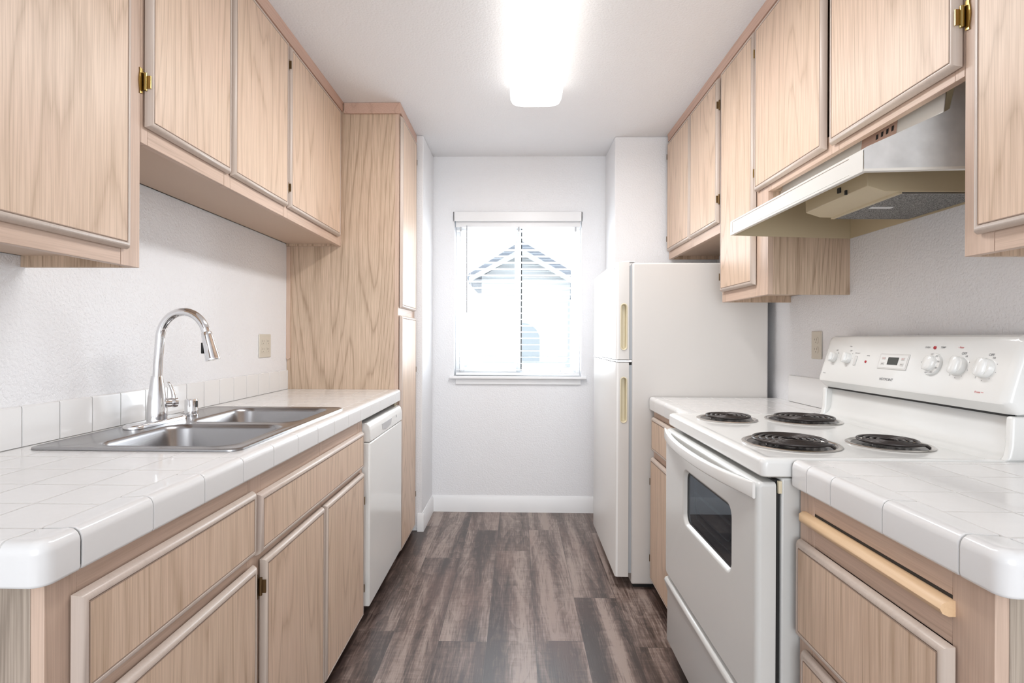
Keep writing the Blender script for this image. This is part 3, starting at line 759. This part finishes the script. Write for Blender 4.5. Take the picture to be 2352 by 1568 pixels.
# ------------------------------------------------------------------ refrigerator
fr = thing('refrigerator', 'white top-freezer refrigerator standing before the right wall return', 'refrigerator', (.85, 2.93, 0))
F0, F1 = 2.556, 3.315
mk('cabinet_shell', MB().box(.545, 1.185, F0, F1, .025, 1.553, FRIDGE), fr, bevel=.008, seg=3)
mk('feet_rail', MB().box(.56, 1.15, F0 + .03, F1 - .03, 0, .026, BLK), fr)
mk('gasket', MB().box(.530, .546, F0 + .008, F1 - .008, .075, 1.066, GASK).box(.530, .546, F0 + .008, F1 - .008, 1.092, 1.54, GASK), fr)
def fdoor(nm, z0, z1, h0, h1):
    x0, x1 = .468, .530; b = MB()
    # near side face (y=F0) carries the handle slot: build as prism with hole on that face
    out = [(.530, F0), (.530, F1), (.484, F1), (.472, F1 - .012), (.468, F1 - .03), (.468, F0 + .012), (.472, F0 + .003), (.480, F0)]
    n = len(out)
    vs = [(p[0], p[1], z0) for p in out] + [(p[0], p[1], z1) for p in out]
    fs = [tuple(range(n))[::-1], tuple(range(n, 2 * n))]
    for i in range(n - 1): fs.append((i, i + 1, n + i + 1, n + i))
    b.add(vs, fs, FRIDGED)
    # slotted face between out[-1] (x=.480) and out[0] (x=.530)
    cx_ = .505; r = .0145
    hole = [(cx_ + r * math.cos(a), h1 - r + r * math.sin(a)) for a in [i * PI / 10 for i in range(11)]] + \
           [(cx_ + r * math.cos(a), h0 + r + r * math.sin(a)) for a in [PI + i * PI / 10 for i in range(11)]]
    bm = bmesh.new()
    o_ = [bm.verts.new((x, F0, z)) for x, z in ((.480, z0), (.530, z0), (.530, z1), (.480, z1))]
    h_ = [bm.verts.new((x, F0, z)) for x, z in hole]
    es = [bm.edges.new((o_[i], o_[(i + 1) % 4])) for i in range(4)] + [bm.edges.new((h_[i], h_[(i + 1) % len(h_)])) for i in range(len(h_))]
    bmesh.ops.triangle_fill(bm, edges=es, use_beauty=True)
    bm.verts.index_update()
    b.add([v.co[:] for v in bm.verts], [[v.index for v in f.verts] for f in bm.faces], FRIDGE); bm.free()
    d = mk(nm, b, fr)
    hb_ = MB()
    rings = []
    for yy, g in ((F0 - .0025, .003), (F0 - .0035, 0.0), (F0 - .002, -.0025), (F0 + .010, -.004), (F0 + .024, -.006)):
        rr_ = r + g
        rings.append([(cx_ + rr_ * math.cos(a), yy, h1 - r + rr_ * math.sin(a)) for a in [i * PI / 10 for i in range(11)]] +
                     [(cx_ + rr_ * math.cos(a), yy, h0 + r + rr_ * math.sin(a)) for a in [PI + i * PI / 10 for i in range(11)]])
    hb_.loft(rings, CREAM, caps=False)
    k = len(hb_.v); n_ = len(rings[-1]); hb_.f.append(list(range(k - n_, k))); hb_.mi.append(0)
    mk('handle_recess', hb_, d, label='yellowed recessed door grip')
    return d
fdoor('freezer_door', 1.092, 1.556, 1.139, 1.357)
fdoor('fridge_door', .060, 1.078, .793, 1.008)
mk('hinge', MB().box(.474, .545, F0 + .004, F0 + .05, 1.0795, 1.090, CHROME), fr, bevel=.002)
mk('divider_trim', MB().box(.470, .546, F0 + .05, F1, 1.0815, 1.0885, CHROME), fr)
mk('top_hinge_cover', MB().box(.50, .56, F0 + .01, F0 + .05, 1.5565, 1.562, WHT), fr, bevel=.002)
mk('badge_dot', MB().box(.466, .4679, F0 + .05, F0 + .056, 1.527, 1.533, GREYT), fr)

# ------------------------------------------------------------------ range
Y0, Y1 = 1.238, 1.998
rg = thing('electric_range', 'white electric coil range between the two right countertops', 'range', (.88, (Y0 + Y1) / 2, 0))
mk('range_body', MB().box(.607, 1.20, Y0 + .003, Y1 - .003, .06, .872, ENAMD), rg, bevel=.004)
mk('kick_base', MB().box(.64, 1.18, Y0 + .02, Y1 - .02, 0, .06, BLK), rg)
mk('door_gap', MB().box(.594, .608, Y0 + .012, Y1 - .012, .10, .866, BLK), rg)
mk('hinge_tab', MB().box(.598, .606, Y0 - .001, Y0 + .006, .838, .866, CREAM), rg)
# cooktop
ck = MB()
prof = rrect(.560, 1.195, Y0 - .001, Y1 + .001, .016, 5)
rings = []
for g, z in ((.004, .874), (0, .879), (0, .906), (.003, .914), (.009, .9175), (.018, .9178), (.026, .9160), (.034, .9152)):
    rings.append([(p[0], p[1], z) for p in rrect(.560 + g, 1.195 - g, Y0 - .001 + g, Y1 + .001 - g, max(.016 - g * .3, .006), 5)])
mk('cooktop', ck.loft(rings, ENAM), rg, smooth=60, wn=True)
BURN = [(.722, 1.430, .118, 5, 300), (.722, 1.862, .098, 4, 60), (.972, 1.845, .118, 5, 40), (.975, 1.425, .098, 4, 300)]
for bx, by, r, turns, a0 in BURN:
    zc0 = .9155
    pan = mk('drip_pan', MB().lathe([(r, 0), (r + .001, .0025), (r - .003, .0045), (r - .009, .0035), (r - .013, .0005), (r - .016, -.004)], (bx, by, zc0), PAN, 48, caps=False), rg, smooth=60)
    mk('pan_bowl', MB().lathe([(r - .0125, .0006), (r - .030, .0004), (.02, .0003), (.0, .0003)], (bx, by, zc0), mat('pan_bowl_chrome', (.06, .055, .055), .25, metal=.8), 40), pan)
    pts = []; rmax = r - .021; rmin = .016; N_ = turns * 40
    for i in range(N_ + 1):
        u_ = i / N_; a = math.radians(a0) + u_ * turns * 2 * PI; q = rmin + (rmax - rmin) * u_
        pts.append((bx + q * math.cos(a), by + q * math.sin(a), zc0 + .0125))
    last = Vector(pts[-1]); c_ = Vector((bx, by, zc0 + .0125)); dr = (last - c_).normalized()
    tg_ = Vector((-dr.y, dr.x, 0))
    pts += [tuple(last + tg_ * .014 + Vector((0, 0, -.002))), tuple(last + tg_ * .022 + dr * .006 + Vector((0, 0, -.009)))]
    coil = mk('coil', MB().tube(pts, [.0038] * (N_ + 3), COIL, 8), pan, smooth=60, label='black spiral heating coil')
    sp = MB()
    for k in range(3):
        a = math.radians(a0 + 30 + 120 * k); dx, dy = math.cos(a), math.sin(a)
        p0 = Vector((bx + dx * .014, by + dy * .014, zc0 + .006)); p1 = Vector((bx + dx * (r - .018), by + dy * (r - .018), zc0 + .006))
        nn = Vector((-dy, dx, 0)) * .0012
        sp.add([p0 - nn, p1 - nn, p1 + nn, p0 + nn] + [v + Vector((0, 0, .0035)) for v in (p0 - nn, p1 - nn, p1 + nn, p0 + nn)], [(0, 1, 2, 3), (4, 5, 6, 7), (0, 1, 5, 4), (1, 2, 6, 5), (2, 3, 7, 6), (3, 0, 4, 7)], STEEL)
    mk('coil_support', sp, pan)
# riser and back guard
rs = MB().prism([(1.088, .912), (1.088, .9156), (1.108, .9172), (1.124, .9215), (1.135, .930), (1.142, .945), (1.146, .97), (1.149, 1.019), (1.195, 1.019), (1.195, .912)], Y0 + .018, Y1 - .018, 'Y', ENAM)
mk('backsplash_riser', rs, rg, smooth=60)
for ya, yb in ((Y0, Y0 + .020), (Y1 - .020, Y1)):
    mk('riser_end', MB().prism([(1.108, .914), (1.116, .925), (1.121, .95), (1.124, 1.017), (1.205, 1.017), (1.205, .914)], ya, yb, 'Y', ENAM), rg, bevel=.006, seg=3)
mk('vent_slot', MB().box(1.133, 1.19, Y0 + .022, Y1 - .022, 1.0145, 1.0215, BLK), rg)
gp = [(1.1315, 1.0200), (1.1065, 1.0440), (1.1060, 1.0500), (1.1470, 1.1880), (1.1530, 1.1990), (1.1650, 1.2045), (1.212, 1.2045), (1.212, 1.0200)]
rings = []
for k in range(0, 9):
    t_ = k / 8 * PI / 2; rr_ = .028
    rings.append((Y0 + rr_ * (1 - math.sin(t_)), rr_ * (1 - math.cos(t_)) if False else rr_ * (1 - math.sin(t_))))
def gring(y, q):
    # pull the front and top in by q for the rounded ends
    o = []
    for x, z in gp:
        fx_ = (1.212 - x) / .106
        o.append((x + q * fx_ * .75, y, z - (q * .45 if z > 1.15 else -q * .15)))
    return o
ends = [(0.0, .020), (.003, .012), (.008, .006), (.015, .002), (.024, 0)]
rings = [gring(Y0 - .004 + a, q) for a, q in ends] + [gring(Y1 + .004 - a, q) for a, q in reversed(ends)]
gd = mk('control_panel', MB().loft(rings, ENAM), rg, smooth=35)
Gn = Vector((-.1380, 0, .0410)).normalized(); Gv = Vector((.0410, 0, .1380)).normalized(); Gu = Vector((0, -1, 0))
def G(y, v, h=0.0):            # point on the sloping face: world y, distance v up the slope
    return Vector((1.1060, y, 1.0500)) + Gv * v + Gn * h
def gbox(nm, y0_, y1_, v0, v1, h0, h1, m, parent, bevel=0, label=None):
    vs = [G(y, v, h) for h in (h0, h1) for v in (v0, v1) for y in (y0_, y1_)]
    return mk(nm, MB().add(vs, [(0, 2, 3, 1), (4, 5, 7, 6), (0, 1, 5, 4), (2, 6, 7, 3), (0, 4, 6, 2), (1, 3, 7, 5)], m), parent, bevel=bevel, label=label)
def text(s_, size, y, v, m, parent, nm='lettering', h=.0006):
    cu = bpy.data.curves.new('t', 'FONT'); cu.body = s_; cu.size = size; cu.align_x = 'CENTER'; cu.align_y = 'CENTER'; cu.offset = size * .012
    ob = bpy.data.objects.new('t', cu); COL.objects.link(ob)
    bpy.context.view_layer.update()
    me = bpy.data.meshes.new_from_object(ob.evaluated_get(bpy.context.evaluated_depsgraph_get()))
    bpy.data.objects.remove(ob)
    L = origin(parent); P = G(y, v, h)
    Mx = Matrix((Gu, Gv, Gn)).transposed().to_4x4(); Mx.translation = P - L
    me.transform(Mx); me.materials.clear(); me.materials.append(m)
    o = bpy.data.objects.new(nm, me); COL.objects.link(o); o.parent = parent
    return o
def knob(y, v, r, dial=False, ang=0.0):
    base = G(y, v)
    k = MB().lathe([(r, 0), (r, .006), (r * .94, .010), (r * .90, .012), (.001, .012)], base, ENAM, 36, Gn) if not dial else \
        MB().lathe([(r, 0), (r, .004), (r * .96, .007), (r * .72, .008), (r * .68, .010), (r * .66, .014), (.001, .014)], base, ENAM, 40, Gn)
    kb = mk('control_knob', k, gd, smooth=50)
    w = r * .52; hgt = .022; rl = r * (.68 if dial else .96)
    e1 = (Gu * math.sin(ang) + Gv * math.cos(ang)); e2 = Gn.cross(e1)
    z0 = .012
    rings = []
    for hh, ww, ll in ((z0 - .002, w * 1.2, rl), (z0 + .003, w * 1.1, rl), (z0 + .007, w * .95, rl * .97), (z0 + .009, w * .7, rl * .9)):
        rings.append([base + Gn * hh + e1 * p[0] + e2 * p[1] for p in rrect(-ll, ll, -ww, ww, ww * .95, 4)])
    mk('grip', MB().loft(rings, ENAM), kb, smooth=60)
    return kb
vk = .080
knob(1.932, vk, .0175); knob(1.853, vk, .0185)
knob(1.478, vk - .002, .031, dial=True, ang=.1); knob(1.393, vk - .003, .0245); knob(1.314, vk - .004, .0245)
for yk, vv in ((1.393, vk - .003), (1.314, vk - .004)):
    text('OFF', .009, yk - .006, vv + .034, GREYT, gd)
    for i in range(7):
        a = math.radians(60 - i * 38); q = .031
        text(('HI', '•', '•', '•', '•', '2', 'LO')[i], .007, yk - q * math.cos(a), vv + q * math.sin(a), GREYT, gd)
for yk in (1.932, 1.853):
    text('OFF', .0065, yk - .006, vk + .0275, GREYT, gd)
    for i in range(6):
        a = math.radians(45 - i * 42); q = .0245
        text(('HI', '•', '•', '•', '•', 'LO')[i], .005, yk - q * math.cos(a), vk + q * math.sin(a), GREYT, gd)
text('OVEN', .007, 1.514, vk + .045, GREYT, gd); text('TEMP', .007, 1.460, vk + .046, GREYT, gd)
for i in range(8):
    a = math.radians(95 - i * 40); q = .0265
    text(('OFF', '200', '250', '300', '350', '400', '450', 'BROIL')[i], .0052, 1.478 - q * math.cos(a), vk - .002 + q * math.sin(a), GREYT, gd, h=.0086)
mk('oven_lamp', MB().lathe([(.0048, 0), (.0045, .002), (.001, .003)], G(1.488, vk + .045), RED, 20, Gn), gd, label='red indicator lamp')
mk('surface_lamp', MB().lathe([(.0042, 0), (.0038, .002), (.001, .003)], G(1.757, vk - .007), RED, 20, Gn), gd, label='red indicator lamp')
text('• Rear', .007, 1.402, vk + .047, REDT, gd)
text('Front • •', .007, 1.312, .016, REDT, gd)
text('• Front', .006, 1.965, .022, GREYT, gd); text('• Rear', .006, 1.855, vk + .043, GREYT, gd)
text('OVEN', .0055, 1.752, vk + .013, GREYT, gd); text('OVEN LIGHT', .0045, 1.81, vk + .020, GREYT, gd)
gbox('rocker_switch', 1.804, 1.816, vk - .022, vk + .010, 0, .003, DOTS, gd, .001)
dp = gbox('clock_panel', 1.570, 1.693, vk - .026, vk + .022, 0, .0022, DOTS, gd, .001)
gbox('clock_face', 1.574, 1.689, vk - .022, vk + .018, .0022, .0030, ENAM, dp)
gbox('clock_display', 1.608, 1.652, vk - .012, vk + .011, .0030, .0038, LCD, dp, label='dark clock display')
for yy in (1.672, 1.590):
    for vv in (vk + .007, vk - .010): gbox('clock_button', yy - .007, yy + .007, vv - .004, vv + .004, .0030, .0042, DOTS, dp, .0008)
text('CLOCK', .0038, 1.672, vk + .007, REDT, dp, h=.0044); text('TIMER', .0038, 1.672, vk - .010, GREYT, dp, h=.0044)
text('START', .0038, 1.590, vk + .007, REDT, dp, h=.0044); text('STOP', .0038, 1.590, vk - .010, GREYT, dp, h=.0044)
text('HOTPOINT', .0115, 1.640, .022, GREYT, gd)

# oven door with window opening
def oven_door():
    xf, xb = .549, .594; ya, yb, za, zb = Y0 + .002, Y1 - .002, .325, .862
    wy0, wy1, wz0, wz1 = 1.392, 1.772, .592, .757
    bm = bmesh.new(); L = origin(rg)
    def loop(pts, x):
        vs = [bm.verts.new((x - L[0], p[0] - L[1], p[1] - L[2])) for p in pts]
        return vs, [bm.edges.new((vs[i], vs[(i + 1) % len(vs)])) for i in range(len(vs))]
    def br(a, b):
        for i in range(len(a)): j = (i + 1) % len(a); bm.faces.new((a[i], a[j], b[j], b[i]))
    back, _ = loop(rrect(ya, yb, za, zb, .010, 6), xb)
    s1, _ = loop(rrect(ya, yb, za, zb, .010, 6), xf + .014)
    s2, _ = loop(rrect(ya + .004, yb - .004, za + .004, zb - .004, .010, 6), xf + .005)
    s3, e3 = loop(rrect(ya + .014, yb - .014, za + .014, zb - .014, .010, 6), xf)
    br(back, s1); br(s1, s2); br(s2, s3)
    w0, ew = loop(rrect(wy0 - .012, wy1 + .012, wz0 - .012, wz1 + .012, .036, 6), xf)
    w1, _ = loop(rrect(wy0 - .005, wy1 + .005, wz0 - .005, wz1 + .005, .031, 6), xf + .003)
    w2, _ = loop(rrect(wy0, wy1, wz0, wz1, .028, 6), xf + .012)
    br(w0, w1); br(w1, w2)
    bmesh.ops.triangle_fill(bm, edges=e3 + ew, use_beauty=True)
    bmesh.ops.recalc_face_normals(bm, faces=bm.faces)
    me = bpy.data.meshes.new('oven_door'); bm.to_mesh(me); bm.free()
    for p in me.polygons: p.use_smooth = True
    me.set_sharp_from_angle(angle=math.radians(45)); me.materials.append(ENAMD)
    o = bpy.data.objects.new('oven_door', me); COL.objects.link(o); o.parent = rg
    md = o.modifiers.new('wn', 'WEIGHTED_NORMAL'); md.keep_sharp = True; md.weight = 90
    g = MB().prism(rrect(wy0 - .003, wy1 + .003, wz0 - .003, wz1 + .003, .03, 6), xf + .012, xf + .014, 'X', OVGL)
    mk('door_glass', g, o)
    mk('glass_frame', MB().loft([[(xf + .0115, p[0], p[1]) for p in rrect(wy0 - .001 + q, wy1 + .001 - q, wz0 - .001 + q, wz1 + .001 - q, .028, 6)] for q in (0, .007)], BLK, caps=False), o)
    c = MB(); cx0, cx1 = xf + .016, xb
    c.box(cx1 - .002, cx1 - .001, wy0 - .03, wy1 + .03, wz0 - .03, wz1 + .03, DARKIN)
    mk('door_cavity', c, o)
    rk = MB()
    for q in (.030, .075): 
        pr = rrect(wy0 + q, wy1 - q * .3, wz0 + q * .55, wz1 + .01, .03, 6)
        rk.tube([(xb - .012, p[0], p[1]) for p in pr + pr[:1]], .0016, RACK, 6, caps=False)
    rk.box(xb - .0115, xb - .010, wy0, wy1, wz1 - .075, wz1 - .066, RACK)
    mk('oven_rack', rk, o)
    return o, xf
od, xf = oven_door()
rings = []
for i in range(33):
    u_ = -1 + 2 * i / 32; yy = (Y0 + Y1) / 2 + u_ * .372
    bow = .033 * (1 - abs(u_) ** 2.4)
    xo = xf - .006 - bow; th_ = .016 if abs(u_) < .93 else .016 + (abs(u_) - .93) / .07 * .004
    zc_ = .843 - .005 * (1 - u_ * u_)
    zh = .0165 + .003 * abs(u_) ** 3
    rings.append([(xo + p[0], yy, zc_ + p[1]) for p in rrect(0, th_ if bow > .016 else bow + .0065, -zh, zh, min(.005, (th_ if bow > .016 else bow + .0065) * .4), 3)])
mk('door_handle', MB().loft(rings, ENAM), od, smooth=60)
dr = [(.594, .075), (.560, .075), (.556, .085), (.558, .26), (.549, .292), (.545, .303), (.549, .313), (.560, .317), (.594, .317)]
mk('storage_drawer', MB().prism(dr, Y0 + .003, Y1 - .003, 'Y', ENAMD), rg, bevel=.004, smooth=30)

# ------------------------------------------------------------------ range hood
HX0 = .785
hd = thing('range_hood', 'almond and steel range hood over the range under the two-door cabinet', 'range hood', (1.0, (Y0 + Y1) / 2, 1.565))
h0, h1 = 1.238, 1.998
sidep = [(HX0, 1.576), (HX0, 1.622), (.790, 1.627), (.975, 1.712), (.988, 1.7035), (1.2235, 1.7035), (1.2235, 1.560)]
shell = MB()
ct = [(HX0, 1.574), (HX0, 1.6245), (HX0 + .014, 1.6245), (HX0 + .014, 1.579), (HX0 + .004, 1.574)]
shell.prism([(HX0, 1.574), (HX0, 1.625), (HX0 + .010, 1.630), (.965, 1.7045), (.973, 1.780), (1.2235, 1.780), (1.2235, 1.778), (.975, 1.778), (.967, 1.7025), (HX0 + .011, 1.628), (HX0 + .002, 1.6225), (HX0 + .002, 1.576), (HX0 + .012, 1.576), (HX0 + .012, 1.574)], h0, h1, 'Y', HOODW)
mk('hood_shell', shell, hd, bevel=.0008, seg=1)
mk('front_groove', MB().box(HX0 - .0006, HX0 - .0001, h0 + .05, h1 - .022, 1.6185, 1.6195, GROOVE).box(HX0 - .0006, HX0 - .0001, h1 - .022, h1 - .021, 1.581, 1.6195, GROOVE).box(HX0 - .0006, HX0 - .0001, h0 + .05, h1 - .022, 1.5805, 1.5815, HOODW), hd)
sd = [(HX0 + .003, 1.580), (HX0 + .003, 1.627), (HX0 + .010, 1.631), (.972, 1.7115), (.980, 1.717), (.994, 1.780), (1.222, 1.780), (1.222, 1.590)]
mk('side_panel', MB().prism(sd, h0 - .001, h0 + .0008, 'Y', HOODS), hd, label='polished grey steel hood side')
mk('side_lip', MB().prism([(HX0 + .002, 1.574), (HX0 + .002, 1.580), (1.222, 1.590), (1.222, 1.584)], h0 - .003, h0 + .010, 'Y', HOODW), hd)
mk('far_side', MB().prism([(HX0 + .003, 1.574), (HX0 + .003, 1.624), (.966, 1.70), (1.222, 1.775), (1.222, 1.562)], h1 - .002, h1 - .0005, 'Y', HOODI), hd)
mk('inner_lining', MB().prism([(HX0 + .0135, 1.6245), (.969, 1.701), (.977, 1.7750), (1.221, 1.7750), (1.221, 1.563), (1.2225, 1.563), (1.2225, 1.7765), (.977, 1.7765), (.969, 1.7025), (HX0 + .0135, 1.6260)], h0 + .002, h1 - .003, 'Y', HOODI), hd)
fh = [(.897, 1.585), (.893, 1.685), (1.215, 1.698), (1.215, 1.570), (.992, 1.570), (.94, 1.571)]
mk('fan_housing', MB().prism(fh, 1.395, 1.690, 'Y', HOODI), hd, bevel=.002)
fl = MB().box(.985, 1.213, 1.400, 1.686, 1.5665, 1.5695, MESH)
f_ = mk('grease_filter', fl, hd)
mk('filter_rim', MB().box(.975, .985, 1.395, 1.690, 1.566, 1.5705, HOODI).box(.985, 1.213, 1.3965, 1.4, 1.566, 1.5705, STEEL).box(.985, 1.213, 1.686, 1.690, 1.566, 1.5705, STEEL), hd)
mk('filter_tab', MB().box(1.00, 1.06, 1.535, 1.550, 1.5645, 1.5663, WHT), f_)
mk('switch', MB().box(.892, .899, 1.505, 1.518, 1.599, 1.613, BLK), hd)
mk('switch', MB().box(.892, .899, 1.478, 1.484, 1.586, 1.598, BLK), hd)
mk('mounting_slot', MB().box(.975, .985, 1.3938, 1.395, 1.655, 1.66, BLK).box(1.05, 1.065, 1.3938, 1.395, 1.625, 1.631, BLK), hd)
lb = MB(); vsl = []
SL = lambda y, u, h=.0: (.965 + .008 * u - h, y, 1.7045 + .0755 * u)
for h in (.0006, .0014):
    vsl += [SL(1.39, .1, h), SL(1.53, .1, h), SL(1.53, .72, h), SL(1.39, .72, h)]
lb.add(vsl, [(0, 1, 2, 3), (7, 6, 5, 4), (0, 1, 5, 4), (1, 2, 6, 5), (2, 3, 7, 6), (3, 0, 4, 7)], PINK)
mk('label_plate', lb, hd)
lb = MB()
for q in range(4):
    a = 1.40 + q * .02
    lb.add([SL(a, .34, .0018), SL(a + .009, .34, .0018), SL(a + .009, .52, .0018), SL(a, .52, .0018)], [(0, 1, 2, 3)], BLK)
mk('label_print', lb, hd)

# ------------------------------------------------------------------ done
